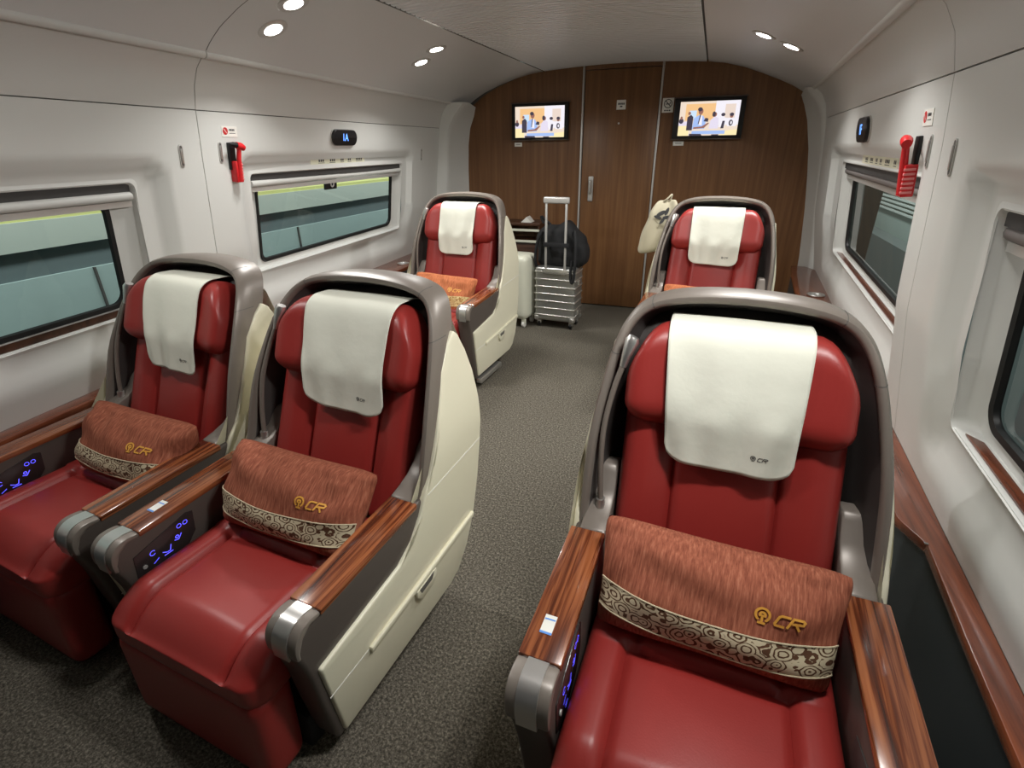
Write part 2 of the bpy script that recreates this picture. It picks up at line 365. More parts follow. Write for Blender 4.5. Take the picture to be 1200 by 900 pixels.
# ceiling: ribbed centre strip and two smooth arched side panels each cut at the joint
ARL = [(0, 1.795), (.10, 1.842), (.22, 1.886), (.42, 1.938), (.65, 1.985), (.84, 2.013), (1, 2.026)]
ARR = [(0, 1.79), (.12, 1.838), (.25, 1.878), (.42, 1.925), (.62, 1.975), (.82, 2.010), (1, 2.026)]
def xcL(y): return PW(-1, min(y, 4.62), 1.80)[0] if y < 4.62 else PW(-1, 4.62, 1.80)[0]+(y-4.62)/.31*.05
def xcR(y): return PW(1, y, 1.80)[0] if y < 4.62 else PW(1, 4.62, 1.80)[0]-(y-4.62)/.31*.03
SL, SR = -1.475, -.136
def PCL(y, t): return (xcL(y)+(SL-xcL(y))*t, y, float(np.interp(t, *zip(*ARL))))
def PCR(y, t): return (xcR(y)+(SR-xcR(y))*t, y, float(np.interp(t, *zip(*ARR))))
croot = struct(mk('ceiling', *join(*[gridvf(lambda a, b, f=f, ys=ys: tuple(np.array(f(ys-.03+.06*a, b))+[0, 0, .014]), 1, 12) for f, ys in ((PCL, YS_L), (PCR, YS_R))],
        *[boxvf(x-.02, x+.02, YF, YB, 2.04, 2.05) for x in (SL, SR)], boxvf(-2.5, .9, YF, YB+.05, 2.12, 2.14)), M['seam'], smooth=False))
for f, ysm in ((PCL, YS_L), (PCR, YS_R)):
    for a, b in ((YF, ysm-GAP), (ysm+GAP, YB)):
        V, F = gridvf(lambda u, v: f(a+(b-a)*u, v*.997), 24, 24); mk('side_panel', V, F, M['ceil'], croot)
V = []; F = []; pitch = .045; ny = int((YB-YF)/pitch)
prof = [(0, 0), (.55, 0), (.62, .006), (.93, .006)]
rows = []
for i in range(ny+1):
    for a, h in prof: rows.append((YF+(i+a)*pitch, h))
rows = [r for r in rows if r[0] <= YB]
for y, h in rows:
    for k in range(9):
        u = k/8; V.append((SL+.010+(SR-SL-.020)*u, y, 2.026+.026*(1-(2*u-1)**2)+h))
F = [(r*9+k, r*9+k+1, (r+1)*9+k+1, (r+1)*9+k) for r in range(len(rows)-1) for k in range(8)]
mk('ribbed_panel', V, F, M['rib'], croot, ang=20)
# rear partition: two wood panels, door, metal strips
AR = [(-2.125, 1.775), (-2.04, 1.835), (-1.913, 1.892), (-1.765, 1.941), (-1.606, 1.992), (-1.475, 2.026), (-1.125, 2.05), (-.8, 2.056), (-.48, 2.05), (-.136, 2.026), (.087, 1.979), (.248, 1.92), (.408, 1.857), (.539, 1.784), (.56, 1.77)]
SIDEL = [(-2.125, 1.775), (-2.145, 1.70), (-2.187, 1.605), (-2.212, 1.46), (-2.224, 1.23), (-2.228, .9), (-2.26, 0)]
SIDER = [(.56, 1.77), (.60, 1.70), (.64, 1.6), (.69, 1.40), (.722, 1.2), (.755, .95), (.79, .575), (.80, 0)]
def arch_at(x): return float(np.interp(x, *zip(*AR)))
wb = struct(extr('wall_back', [(-2.6, 0), (1.2, 0), (1.2, 2.1), (-2.6, 2.1)], YB+.03, YB+.06, M['seam'], axis='y'))
up_ = .03
DL, DR = -1.118, -.470
extr('panel', [(x-.05, z) for x, z in SIDEL[::-1]]+[(x, z+up_) for x, z in AR if x < DL]+[(DL-.004, arch_at(DL)+up_), (DL-.004, 0)], YB, YB+.03, M['panelwood'], wb, axis='y')
extr('panel', [(DR+.004, 0), (DR+.004, arch_at(DR)+up_)]+[(x, z+up_) for x, z in AR if x > DR]+[(x+.05, z) for x, z in SIDER], YB, YB+.03, M['panelwood'], wb, axis='y')
box('header_panel', DL+.008, DR-.008, YB+.004, YB+.03, 2.018, 2.09, M['panelwood'], wb)
for x in (DL, DR): box('metal_strip', x-.008, x+.008, YB-.012, YB+.01, 0, 2.045, M['silver'], wb, .003)
door = struct(box('door_1', DL+.012, DR-.012, YB+.002, YB+.03, .012, 2.012, M['doorwood'], None, .003))
hp = rbox('handle_plate', .046, .02, .215, .0099, M['silver'], door, (2, 2, 6), lambda v: (v[0]-1.016, v[1]+YB-.004, v[2]+1.083))
rbox('lever', .024, .05, .12, .011, M['chrome'], hp, (2, 2, 4), lambda v: (v[0]-1.016, v[1]+YB-.03, v[2]+1.10))
mk('peephole', *xf(lathevf([(.008, 0), (.008, .006)], 12), Matrix.Translation((-.80, YB, 1.61)) @ Matrix.Rotation(PI/2, 4, 'X')), M['chrome'], door)
# front partition behind the viewer
wf = struct(box('wall_front', -2.6, 1.3, YF-.06, YF, 0, 2.2, mat('dark_partition', lin(44, 40, 38), .3)))
# ------------------------------------------------------------------ windows
def rrect(y0, y1, z0, z1, r, n=6):
    P = []
    for cy, cz, a in ((y1-r, z1-r, 0), (y0+r, z1-r, 90), (y0+r, z0+r, 180), (y1-r, z0+r, 270)):
        for i in range(n+1): t = math.radians(a+90*i/n); P.append((cy+r*math.cos(t), cz+r*math.sin(t)))
    return P
def loops(side, L):
    """L: list of (rect, r, depth); skin between consecutive loops"""
    V = []; n = 28
    for rc, r, d in L: V += [PW(side, y, z, d) for y, z in rrect(*rc, r)]
    F = [(i*n+k, i*n+(k+1) % n, (i+1)*n+(k+1) % n, (i+1)*n+k) for i in range(len(L)-1) for k in range(n)]
    return V, F
def inset(rc, a, b=None, c=None, d=None):
    b = a if b is None else b; c = a if c is None else c; d = a if d is None else d
    return (rc[0]+a, rc[1]-b, rc[2]+c, rc[3]-d)
wn = 0
for (side, k), q in WIN.items():
    wn += 1; h = q['hole']; o1 = inset(h, -.03); deep = .10 if side > 0 else .085
    gy1 = .11 if side < 0 else (.07 if k == 0 else .12)
    gr = inset(h, .03 if k == 0 else .08, gy1, .045, .055)      # glass rectangle
    fr = struct(mk('window_%d' % wn, *loops(side, [(o1, .02, RD+.004), (inset(h, -.004), .03, RD-.004), (h, .028, RD+.004), (inset(h, .004), .028, RD+.022), (inset(h, .022, .03, .006, .02), .03, deep-.012), (inset(gr, -.02), .05, deep-.004), (gr, .05, deep)]), M['wall'], ang=35))
    mk('gasket', *loops(side, [(inset(gr, -.014), .055, deep-.006), (inset(gr, -.010), .055, deep-.012), (inset(gr, .006), .045, deep-.008), (inset(gr, .010), .045, deep+.006)]), M['gasket'], fr)
    P = rrect(*gr, .05); gp = mk('glass', [PW(side, y, z, deep+.002) for y, z in P], [list(range(len(P)))], M['glass'], fr, smooth=False)
    if gp.data.polygons[0].normal.x*side > 0: gp.data.flip_normals()      # face the cabin
    # roller blind: dark housing void, aluminium bottom bar, rolled fabric
    za, zb = h[3]-.075, h[3]-.005
    def bar(y0, y1, z0, z1, d0, d1, nn=1):
        return [PW(side, y, z, d) for y in (y0, y1) for z in (z0, z1) for d in (d0, d1)], BOXF
    mk('blind_housing', *bar(h[0]+.01, h[1]-.012, h[3]-.034, h[3]+.0, .05, deep+.01), M['dark'], fr, smooth=False)
    V_, F_ = tubevf([PW(side, y, h[3]-.048, deep-.032) for y in np.linspace(h[0]+.012, h[1]-.014, 8)], .017, 10); mk('blind', V_, F_, M['blind'] if side < 0 else mat('blind_shade', lin(120, 114, 112), .6), fr)
    mk('blind_bar', *bar(h[0]+.012, h[1]-.014, h[3]-.088, h[3]-.066, deep-.036, deep-.018), M['silver'], fr)
    # wood strip let into the sill
    if side > 0:
        V_ = [PW(side, y, h[2]+.006+.002, d) for y, d in ((h[0]+.05, RD+.012), (h[1]-.06, RD+.012), (h[1]-.10, deep-.022), (h[0]+.05, deep-.022))]
        V_ = V_+[(x, y, z-.004) for x, y, z in V_]; mk('sill_strip', V_, [(0, 1, 2, 3), (4, 5, 6, 7), (0, 1, 5, 4), (1, 2, 6, 5), (2, 3, 7, 6), (3, 0, 4, 7)], M['ledge'], fr, smooth=False)
    elif k == 0:
        mk('sill_strip', *bar(h[0]+.03, h[1]-.07, h[2]+.004, h[2]+.032, RD+.012, deep-.03), M['darkwood'], fr, smooth=False)
    if (side, k) == (-1, 1):
        lt = mk('latch', *bar(2.93, 3.06, h[3]-.125, h[3]-.06, deep-.04, deep-.024), M['black'], fr, smooth=False)
        V_, F_ = tubevf([np.array(PW(side, 3.0+.017*math.cos(a), h[3]-.093+.018*math.sin(a), deep-.044)) for a in np.linspace(0, 2*PI, 17)], .0045, 6); mk('latch_ring', V_, F_, M['silver'], lt)
# outside: the station wall across the track, in bands
sw = struct(mk('wall_outer_left', *boxvf(-3.62, -3.5, -6, 12, -.6, .80), mat('teal_concrete', lin(140, 158, 156), .8, bump=(4, .3, .02)), smooth=False))
mk('recess_band', *boxvf(-3.62, -3.52, -6, 12, .80, .95), mat('concrete_painted_shade', lin(84, 96, 98), .9), sw, smooth=False)  # darker colour stands in for the shade below the edge
mk('edge_band', *boxvf(-3.62, -3.485, -6, 12, .95, 1.10), mat('pale_concrete', lin(158, 166, 158), .8), sw, smooth=False)
mk('yellow_line', *boxvf(-3.72, -3.50, -6, 12, 1.10, 1.125), mat('yellow_paint', lin(176, 178, 112), .7), sw, smooth=False)
mk('upper_wall', *boxvf(-3.9, -3.7, -6, 12, 1.10, 3.2), mat('grey_teal', lin(132, 142, 138), .8), sw, smooth=False)
for y in (.3, 2.1, 3.9, 5.7, 7.5): box('pipe', -3.5, -3.485, y-.006, y+.006, -.6, .8, M['dark'], sw)
sr = struct(mk('wall_outer_right', *boxvf(2.3, 2.5, -6, 14, -.6, 2.6), mat('grey_green_wall', lin(146, 160, 154), .8), smooth=False))
V, F = join(*[boxvf(2.27, 2.30, -6, 14, z, z+.025) for z in np.arange(.62, 1.2, .05)]); stuff(mk('reflection_slat', V, F, mat('reflection_slat_grey', lin(186, 194, 188), .6), sr, smooth=False))  # slats added to imitate a blind's reflection in the right windows
mk('low_wall', *boxvf(2.1, 2.3, -6, 14, -.6, .35), mat('low_wall_grey', lin(96, 106, 104), .8), sr, smooth=False)
# ------------------------------------------------------------------ ledges along the walls
def ledge(name, inner, outer, z1, m_top, side, mside):
    P = inner+outer[::-1]
    r = struct(extr(name, P, z1-.028, z1, m_top, axis='z', bev=.004))
    Q = [(x+side*.012, y) for x, y in inner]+[(x-side*.004, y) for x, y in outer[::-1]]
    extr('cabinet', Q, 0, z1-.028, mside, r, axis='z')
    return r
ledge('trim_1', [(.575, YF+.02), (.578, .72), (.592, .95), (.613, 1.247), (.575, 1.335), (.56, 2.6), (.60, 3.2), (.615, 3.60), (.665, 4.30), (.70, 4.62)],
      [(crR(y)+.139, y) for y in (YF+.02, .5, 1.5, 2.6, 3.6, 4.5)]+[(.80, 4.62)], .55, M['ledge'], 1, M['cabinet'])
ledge('trim_2', [(crL(y)-.198+.075, y) for y in (YF+.02, .5, 1.2)]+[(crL(2.0)-.198+.075, 2.0), (crL(2.7)-.198+.075, 2.7), (-2.26, 2.9), (-2.27, 3.9), (-2.30, 4.55)],
      [(crL(y)-.203, y) for y in (YF+.02, .5, 1.2, 2.0, 2.7, 3.39, 4.0, 4.55)], .55, M['ledge'], -1, M['cabinet'])
box('cupboard_line', .606, .6145, 1.243, 1.249, .551, .5525, M['seam'], bpy.data.objects['trim_1'])
def cup_ring(par, x, y, z, s=1.0):
    mk('cup_ring', *xf(lathevf([(.034, 0), (.045, 0), (.046, .004), (.042, .007), (.036, .006), (.034, .001)], 24), Matrix.Translation((x, y, z)) @ Matrix.Scale(s, 4)), M['chrome'], par)
cup_ring(bpy.data.objects['trim_1'], .735, 3.69, .5505, 1.15); cup_ring(bpy.data.objects['trim_2'], -2.36, 3.80, .5505, 1.1)
# ------------------------------------------------------------------ business seats
TH = math.radians(18.3); BS, BC = math.sin(TH), math.cos(TH)
def bk(x, s, t): return (x, .407+s*BS-t*BC, .43+s*BC+t*BS)        # backrest frame -> seat frame
def wing(x): return 1.9*max(0, abs(x)-.12)**2
SIDE = [(.016, .086), (-.029, .379), (.266, .414), (.33, .45), (.372, .505), (.40, .566), (.428, .605), (.484, .739), (.54, .871), (.595, .935), (.630, .962), (.652, .945), (.68, .89), (.702, .82), (.716, .724), (.721, .64), (.719, .549), (.709, .421), (.687, .293), (.643, .178), (.585, .108), (.53, .088)]
ARM = [(-.002, .07), (-.03, .24), (-.046, .36), (-.060, .42), (-.070, .455), (-.070, .50), (-.062, .522), (-.042, .535), (-.02, .536), (.40, .548), (.50, .55), (.50, .09)]
RIM = [(.351, .37, .50), (.3495, .40, .566), (.339, .452, .756), (.318, .508, .89), (.297, .550, .975), (.270, .582, 1.03), (.230, .604, 1.064), (.17, .615, 1.083), (.09, .622, 1.092), (0, .625, 1.095)]
def narrow(z): return -.055*ss(.62, 1.05, z)
def build_seat(label, loc, az, sc, lean, glow=True, footrail=False):
    global WARP
    root = thing('business_seat', label, 'seat', (loc[0], loc[1], 0), -az, 'business class seats', sc)
    root['group'] = 'business class seats'
    WARP = lambda v: (v[0]+lean*(v[2]-.54), v[1], v[2])
    # plinth
    box('base', -.27, .27, -.02, .56, 0, .13, M['plinth'], root, .01)
    # rear cover
    V, F = gridvf(lambda a, b: ((2*a-1)*float(np.interp(.1+.95*b, [.1, .6, .9, .97, 1.02, 1.06], [.335, .335, .297, .272, .228, .165])), float(np.interp(.1+.95*b, [.1, .18, .3, .55, .72, .9, 1.05], [.56, .635, .68, .712, .712, .695, .69]))+.012*(1-(2*a-1)**2), .1+.95*b), 10, 14)
    mk('rear_cover', V, F, M['cream'], root)
    for s in (-1, 1):
        arm = extr('arm', ARM, s*.268, s*.351, M['arm'], root, .010, seg=3)
        # wood pad
        pz = lambda v: (v[0], v[1], v[2]+(v[1])*.045)
        box('arm_pad', min(s*.266, s*.357), max(s*.266, s*.357), .0, .362, .522, .541, M['wood'], root, .004, fn=pz)
        # rounded metal nose on the arm front
        nose = [(.0, .537)]+[tuple(p) for p in catmull([(-.025, .541), (-.045, .539), (-.062, .529), (-.073, .512), (-.077, .488), (-.075, .462)], 3)]+[(-.064, .458), (-.064, .48), (-.052, .51), (-.03, .525), (.0, .525)]
        cap = extr('arm_cap', nose, s*.266, s*.357, M['rim'], root, .006)
        plate = [(.0, .5395)]+[tuple(p) for p in catmull([(-.025, .5435), (-.046, .5415), (-.064, .531), (-.0755, .513), (-.0795, .488), (-.0775, .456)], 3)]+[(-.073, .456), (-.075, .488), (-.068, .51), (-.05, .53), (-.03, .537), (.0, .534)]
        extr('cap_plate', plate, s*.290, s*.333, M['chrome'], cap, 0)
        # cream outer panel with ridge, pull handle and seams, their edge highlight painted white
        sp = extr('side_panel', SIDE, s*.338, s*.361, M['cream'], root, .007, fn=lambda v: (v[0]+s*narrow(v[2]), v[1], v[2]), seg=3, slices=[.30+.03*i for i in range(24)])
        box('ridge', min(s*.358, s*.372), max(s*.358, s*.372), .124, .668, 0, .020, M['cream'], sp, .005, fn=lambda v: (v[0], v[1], v[2]+.252+(v[1]-.124)*.057))
        for (ya, za, yb, zb) in ((-.016, .262, .124, .262), (.408, .553, .714, .569)):
            L = math.hypot(yb-ya, zb-za); box('seam', min(s*.3605, s*.3618), max(s*.3605, s*.3618), 0, L, 0, .003, M['white'], sp, fn=lambda v: (v[0], ya+v[1]*(yb-ya)/L, za+v[1]*(zb-za)/L+v[2]))
        extr('handle', [(.325, .264), (.325, .240), (.345, .213), (.405, .214), (.428, .238), (.428, .270)], s*.359, s*.3735, M['cream'], sp, .005)
        extr('handle_slot', [(.336, .262), (.345, .243), (.400, .246), (.412, .267)], s*.370, s*.3742, M['seam'], sp)
        # inner rear shoulder of the arm
        extr('arm_shoulder', [(.358, .48), (.358, .558), (.40, .568), (.44, .582), (.47, .605), (.495, .645), (.51, .66), (.55, .66), (.55, .48)], s*.266, s*.335, M['rim'], root, .008)
        if footrail and s > 0: box('foot_rail', .33, .372, .03, .36, .03, .062, M['chrome'], root, .008)
    # shell rim: swept band, mirrored
    half = catmull(RIM, 4); path = [np.array([-p[0], p[1], p[2]]) for p in half]+[p for p in half[::-1][1:]]
    N = len(path)
    def outward(i):
        t = path[min(i+1, N-1)]-path[max(i-1, 0)]; o = np.array([-t[2], 0, t[0]]); return o/np.linalg.norm(o)
    sec = [(-.021, .09), (-.023, .012), (-.019, .001), (-.012, -.003), (-.004, -.001), (.0, .008), (.003, .03), (.002, .06), (-.004, .10)]
    V = []
    for i, p in enumerate(path):
        o = outward(i)
        for a, b in sec: V.append(tuple(p+o*a+np.array([0, b, 0])))
    m_ = len(sec); F = [(i*m_+j, i*m_+j+1, (i+1)*m_+j+1, (i+1)*m_+j) for i in range(N-1) for j in range(m_-1)]
    rim = mk('shell_rim', V, F, M['rim'], root, ang=50)
    # joints of the rim mouldings
    for idx in (4*4-1, 4*6+1):
        for i in (idx, N-1-idx):
            p, o = path[i], outward(i); t = path[i+1]-path[i-1]; t /= np.linalg.norm(t)
            Vj = [tuple(p+o*(a*1.01+.0006*(1 if a > -.02 else -1))+np.array([0, b-.0006, 0])+t*q) for q in (-.0012, .0012) for a, b in sec[1:8]]
            mk('rim_joint', Vj, [(j, j+1, j+8, j+7) for j in range(6)], M['seam'], rim)
    # dark inside lining of the shell
    V = []; K = 7
    for i, p in enumerate(path):
        o = outward(i); q1 = p+o*(-.0215)+np.array([0, .013, 0]); yb = .585+.07*(p[2]-.5)
        q2 = p+o*(-.050)+np.array([0, max(.075, (yb-p[1])*.75), 0]); q3 = np.array([q2[0]*.9, yb+.012, q2[2]-.02*max(0, o[2])]); q4 = np.array([q3[0]*.5, yb+.02, .5+(q3[2]-.5)*.75]); q5 = np.array([0, yb+.02, .5+(q3[2]-.5)*.5])
        for q in (q1, (q1*2+q2)/3, (q1+2*q2)/3, q2, q3, q4, q5): V.append(tuple(q))
    mk('shell_lining', V, [(i*K+j, i*K+j+1, (i+1)*K+j+1, (i+1)*K+j) for i in range(N-1) for j in range(K-1)], M['lining'], root, ang=60)
    # seat cushion with stitched panels
    def cush(v):
        x, y, z = v; top = ss(.0, .07, z)
        seam = min(abs(abs(x)-.17) if y < .045 else 9, abs(y-.040) if abs(x) < .18 else 9, abs(abs(x)-.15) if y > .04 else 9)
        g = .012*math.exp(-(seam/.011)**2)
        inner = abs(x) < .17 and y < .04
        puff = .011*math.cos(min(1, abs(x)/.17)*PI/2)*max(0, math.cos((y+.12)/.20*PI/2)) if inner else .004
        z2 = z+top*(puff-g+(.008 if abs(x) > .17 and y < .05 else 0)+(.013 if y > .05 else 0))
        fall = -.045*ss(-.17, -.27, y)*top
        return (x, y+.135, z2+fall+.350)
    rbox('seat_cushion', .526, .54, .15, .05, M['leather'], root, (56, 52, 6), cush, 5)
    rbox('leg_rest', .525, .11, .30, .035, M['leather'], root, (12, 4, 10), lambda v: (v[0], v[1]-.078, v[2]+.165), 4)
    # backrest: three upright bolsters
    def back(v):
        x, s, t = v; f = ss(-.02, .04, t)
        g = .016*math.exp(-((abs(x)-.128)/.009)**2); b = .022*ss(.13, .20, abs(x)) if abs(x) > .128 else .006*math.cos(x/.128*PI/2)
        return bk(x*(1-.03*(s+.245)/.49), s+.215, t-.05+f*(b-g))
    V, F = rboxvf(.53, .50, .10, .04, (46, 14, 4), 5); mk('backrest', [back(v) for v in V], F, M['leather'], root, ang=60)
    # headrest
    def head(v):
        x, s, t = v; f = ss(-.03, .05, t)
        ax = max(0, (abs(x)-.165)/.095); return bk(x*(1-.05*ss(.02, .13, s)), s-.075*ax**2*ss(-.12, .125, s)+.506, t-.012+wing(x)*f)
    rbox('headrest', .52, .25, .135, .06, M['leather'], root, (24, 8, 4), head, 6)
    rbox('head_cushion_back', .46, .26, .09, .042, M['leather'], root, (16, 8, 3), lambda v: bk(v[0], v[1]+.519-.075*max(0, (abs(v[0])-.14)/.09)**2*ss(-.13, .13, v[1]), v[2]-.085), 5)
    # gooseneck reading lamp at the inner left of the shell
    pts = catmull([(-.298, .435, .595), (-.303, .448, .68), (-.302, .470, .78), (-.287, .500, .87), (-.266, .522, .94)], 5)
    nk = tube('lamp_neck', pts, .0075, M['rim'], root, 8)
    tube('lamp_collar', [(-.298, .433, .572), (-.298, .435, .60)], .012, M['chrome'], nk, 12)
    tube('lamp_head', [(-.268, .520, .93), (-.262, .526, .955), (-.250, .534, .992), (-.246, .536, 1.002)], [.009, .012, .018, .013], M['chrome'], nk, 14)
    # control panel on the inner face of the left arm
    pn = extr('control_panel', [(-.03, .475), (-.035, .40), (.0, .375), (.10, .40), (.135, .44), (.14, .505), (.12, .512)], -.2685, -.2655, M['panel'], root, .001)
    ic = []
    def icon(y, z, polys, k): 
        v, f = strokes(polys, .20); ic.append(([(-.2650, y+a*k, z+b*k) for a, b in v], f))
    icon(.055, .435, [[(-1.6, .2), (-.6, -.5), (.2, -.5)], [(.2, -.5), (.7, 1.0)], [(-1.4, -1), (.8, -1)]], .011); icon(.085, .45, [[(-1, 0), (0, -.4), (1, .9)], arc(-.2, .6, .4, 0, 2*PI, 8)], .011)
    icon(.015, .455, [arc(0, 0, .8, .5, 5.6, 8)], .009); icon(.095, .485, [arc(0, 0, .8, 0, 2*PI, 8), arc(2.2, 0, .8, 0, 2*PI, 8)], .008); icon(.018, .425, [[(-1, -.5), (1, .6)]], .008); icon(.03, .40, [[(-1, -.4), (1, .2)], [(-1, .3), (0, .6)]], .008)
    v, f = join(*ic); stuff(mk('icon', v, f, M['blue_led'], pn, smooth=False))
    mk('jack', *xf(lathevf([(.006, 0), (.006, .003)], 10), Matrix.Translation((-.2655, -.012, .43)) @ Matrix.Rotation(PI/2, 4, 'Y')), M['silver'], pn)
    # slim stitched pocket on the inner face of the right arm
    extr('pocket', [(-.02, .36), (.10, .36), (.115, .47), (.02, .50)], .2655, .2685, M['lining'], root, .001)
    WARP = None
    root_m = Matrix.Translation((loc[0], loc[1], 0)) @ Matrix.Rotation(-az, 4, 'Z') @ Matrix.Diagonal((*sc, 1))
    return root, root_m, (lambda v: (v[0]+lean*(v[2]-.54), v[1], v[2]))
COVER = catmull([(s_-.024, t_) for s_, t_ in [(.615, -.136), (.650, -.128), (.672, -.098), (.674, -.05), (.664, -.005), (.650, .032), (.622, .055), (.58, .0605), (.53, .0605), (.48, .0605), (.435, .058), (.395, .048), (.355, .038), (.318, .031), (.285, .027)]], 4)
def headrest_cover(label, rm, wp, hw=.152, dx=0., slant=0., seed=0, length=.915):
    rnd = random.Random(seed); n = len(COVER)-1; ph = [rnd.random()*6 for _ in range(4)]
    def f(a, b):
        u = 2*a-1; q = max(0, (abs(u)-.62)/.38); cut = .085*(1-math.sqrt(max(0, 1-min(1, q)**2)))
        i = min(n, b*n*length*(1-cut)); k = int(min(n-1, i)); s, t = COVER[k]*(1-(i-k))+COVER[k+1]*(i-k)
        wd = hw*(1-.05*ss(.45, 1, b)+.02*math.sin(3*b+ph[0]))
        x = u*wd+dx+.05*(b-.45)*slant; s -= slant*.02*u*ss(.55, 1, b)
        axx = max(0, (abs(x)-.165)/.095); s -= .075*axx**2*ss(-.12, .125, s-.506)
        hang = ss(.70, .8, b)
        t2 = t+wing(x)*(1-ss(.75, .95, b)*.6)*ss(-.09, .03, t)+.0035*math.sin(7*u+ph[1]+4*b)*hang+.0025*math.sin(11*u*b+ph[2])+.003
        return tuple(rm @ Vector(wp(bk(x, s, t2))))
    V, F = gridvf(f, 44, 60); nV = len(V)
    c = mk('headrest_cover', V, F, M['cloth']); md = c.modifiers.new('thick', 'SOLIDIFY'); md.thickness = .002; md.offset = 1
    tag(c, label, 'headrest cover', 'white headrest covers')
    # printed emblem low on the right side
    def pm(p, q): return f(.70+p*.0054/(2*hw), .905-q*.0094)
    v1, f1 = strokes(EMBLEM+LETTERS, .30); v1 = [(x*1.05, y*1.05) for x, y in v1]
    P = [Vector(pm(x, y)) for x, y in v1]; e = 1e-3; out = []
    for (x, y), p in zip(v1, P):
        d1 = Vector(pm(x+.1, y))-p; d2 = Vector(pm(x, y+.1))-p; nn = d1.cross(d2).normalized()
        if nn.y > 0: nn = -nn
        out.append(tuple(p+nn*.0028))
    lg = mk('logo', out, f1, M['ink'], c, smooth=False); recenter(c, False)
    return c
def pillow(label, seat_m, pos, rx, ry, rz, W=.54, Hh=.27, th=.13, linen='linen', band='band', seed=0, b0=-.74, b1=-.24, curve=.20, sag=.0):
    rnd = random.Random(seed); ph = [rnd.random()*6.28 for _ in range(8)]
    def prof(u, v):
        e = max(0, 1-abs(u)**3.2)*max(0, 1-abs(v)**2.6); return e**.55
    def wr(u, v):
        return .0075*math.sin(5*u+3.1*v+ph[0])*math.cos(4*v-2*u+ph[1])+.0050*math.sin(11*u+5*v+ph[2]+1.5*math.sin(3*u+ph[4]))*ss(-.2, .7, v)+.0065*math.sin(8*u-7*v+ph[3])*ss(.4, 1, abs(u))-.006*math.exp(-((v-.72-.03*math.sin(4*u+ph[5]))/.05)**2)
    def P(u, v, side, off=0.):
        e = prof(u, v); ux = u*(1-.03*(1-v*v)-.04*v**8)*(1+.045*v); vz = v*(1-.045*(1-u*u)-.07*u**8)
        return (ux*W/2, -side*(th/2*e+wr(u, v)*e**.5)-off, vz*Hh/2-sag*u*u)
    M0 = seat_m.copy(); sc_ = M0.to_scale()
    loc = M0 @ Vector(pos); zrot = M0.to_euler().z
    mw = Matrix.Translation(loc) @ Matrix.Rotation(zrot+rz, 4, 'Z') @ Matrix.Rotation(rx, 4, 'X') @ Matrix.Rotation(ry, 4, 'Y')
    n = 44; nv = 26; q = lambda i, m: math.sin((i/m-.5)*PI)*.5+.5*(2*i/m-1)
    idx = {}; V = []; F = []
    for side in (1, -1):
        for j in range(nv+1):
            for i in range(n+1):
                ed = i in (0, n) or j in (0, nv)
                if ed and side == -1: idx[side, i, j] = idx[1, i, j]; continue
                idx[side, i, j] = len(V); V.append(P(q(i, n), q(j, nv), side))
        for j in range(nv):
            for i in range(n): F.append((idx[side, i, j], idx[side, i+1, j], idx[side, i+1, j+1], idx[side, i, j+1]))
    body = mk('pillow', V, F, M[linen], ang=70); body.matrix_world = mw
    tag(body, label, 'pillow', 'lumbar pillows')
    def B(a, b):
        u = -.985+1.97*a; c0 = b0+curve*(u*u-.5); c1 = b1+curve*(u*u-.5); return P(u, max(-.97, c0+(c1-c0)*b), 1, .0022)
    V, F = gridvf(B, 60, 10); uv = [(i/60, j/10) for j in range(11) for i in range(61)]
    bd = mk('band', V, F, M[band], body, uv=uv)
    e = lambda v: v
    for bb in (0, 1): 
        pts = [np.array(B(a, bb))+[0, -.0005, 0] for a in np.linspace(0, 1, 41)]; tube('piping', pts, .0016, M[band], bd, 5)
    v1, f1 = strokes(EMBLEM+LETTERS, .36)
    mk('logo', [P(.36+x*.0245*1.08/W, +.07+y*.105*.25/Hh, 1, .0030) for x, y in v1], f1, M['gold'], body, smooth=False)
    return body
SEATS = {
 'M': build_seat('red leather seat with cream side panel, front row, left side of the aisle', (-1.015, .630), .078, (.985, 1.02, 1.005), .070),
 'L': build_seat('red leather seat in the front row set against the left wall and window', (-1.785, .690), .085, (.985, 1.03, 1.005), .11),
 'R': build_seat('largest red leather seat, nearest the viewer on the right, grey shell and wood armrests', (.112, .628), .04, (.96, 1.03, 1.02), -.045),
 'B': build_seat('far red seat in the left window row with cream side, before the white suitcase', (-1.608, 2.780), .048, (1.015, 1.0, 1.058), .003, True, True),
 'F': build_seat('far red seat on the right, mostly hidden behind the nearest seat shell', (.050, 2.954), .055, (1.028, 1.0, 1.044), .01)}
cov = lambda k, label, **kw: headrest_cover(label, SEATS[k][1], SEATS[k][2], **kw)
cov('M', 'white cloth cover over the headrest of the front aisle seat left of the aisle', hw=.155, dx=.015, slant=.15, seed=2)
cov('L', 'white cloth cover over the headrest of the seat by the left front window', hw=.145, dx=.0, slant=.3, seed=3)
cov('R', 'largest white cloth cover, on the headrest of the nearest right seat', hw=.158, dx=-.005, slant=.1, seed=4)
cov('B', 'small white cloth cover on the far left seat headrest', hw=.135, dx=-.005, slant=.05, seed=5)
cov('F', 'small white cloth cover hanging askew on the far right seat headrest', hw=.145, dx=-.01, slant=.25, seed=6)
pl = lambda k, label, *a, **kw: pillow(label, SEATS[k][1], *a, **kw)
pl('M', 'terracotta pillow with brocade band on the front seat beside the aisle', (.01, .262, .548), -.60, .03, .06, W=.48, Hh=.25, th=.16, seed=1)
pl('L', 'terracotta pillow with brocade band on the seat by the left front window', (.065, .262, .540), -.60, .05, .10, W=.46, Hh=.245, th=.16, seed=8)
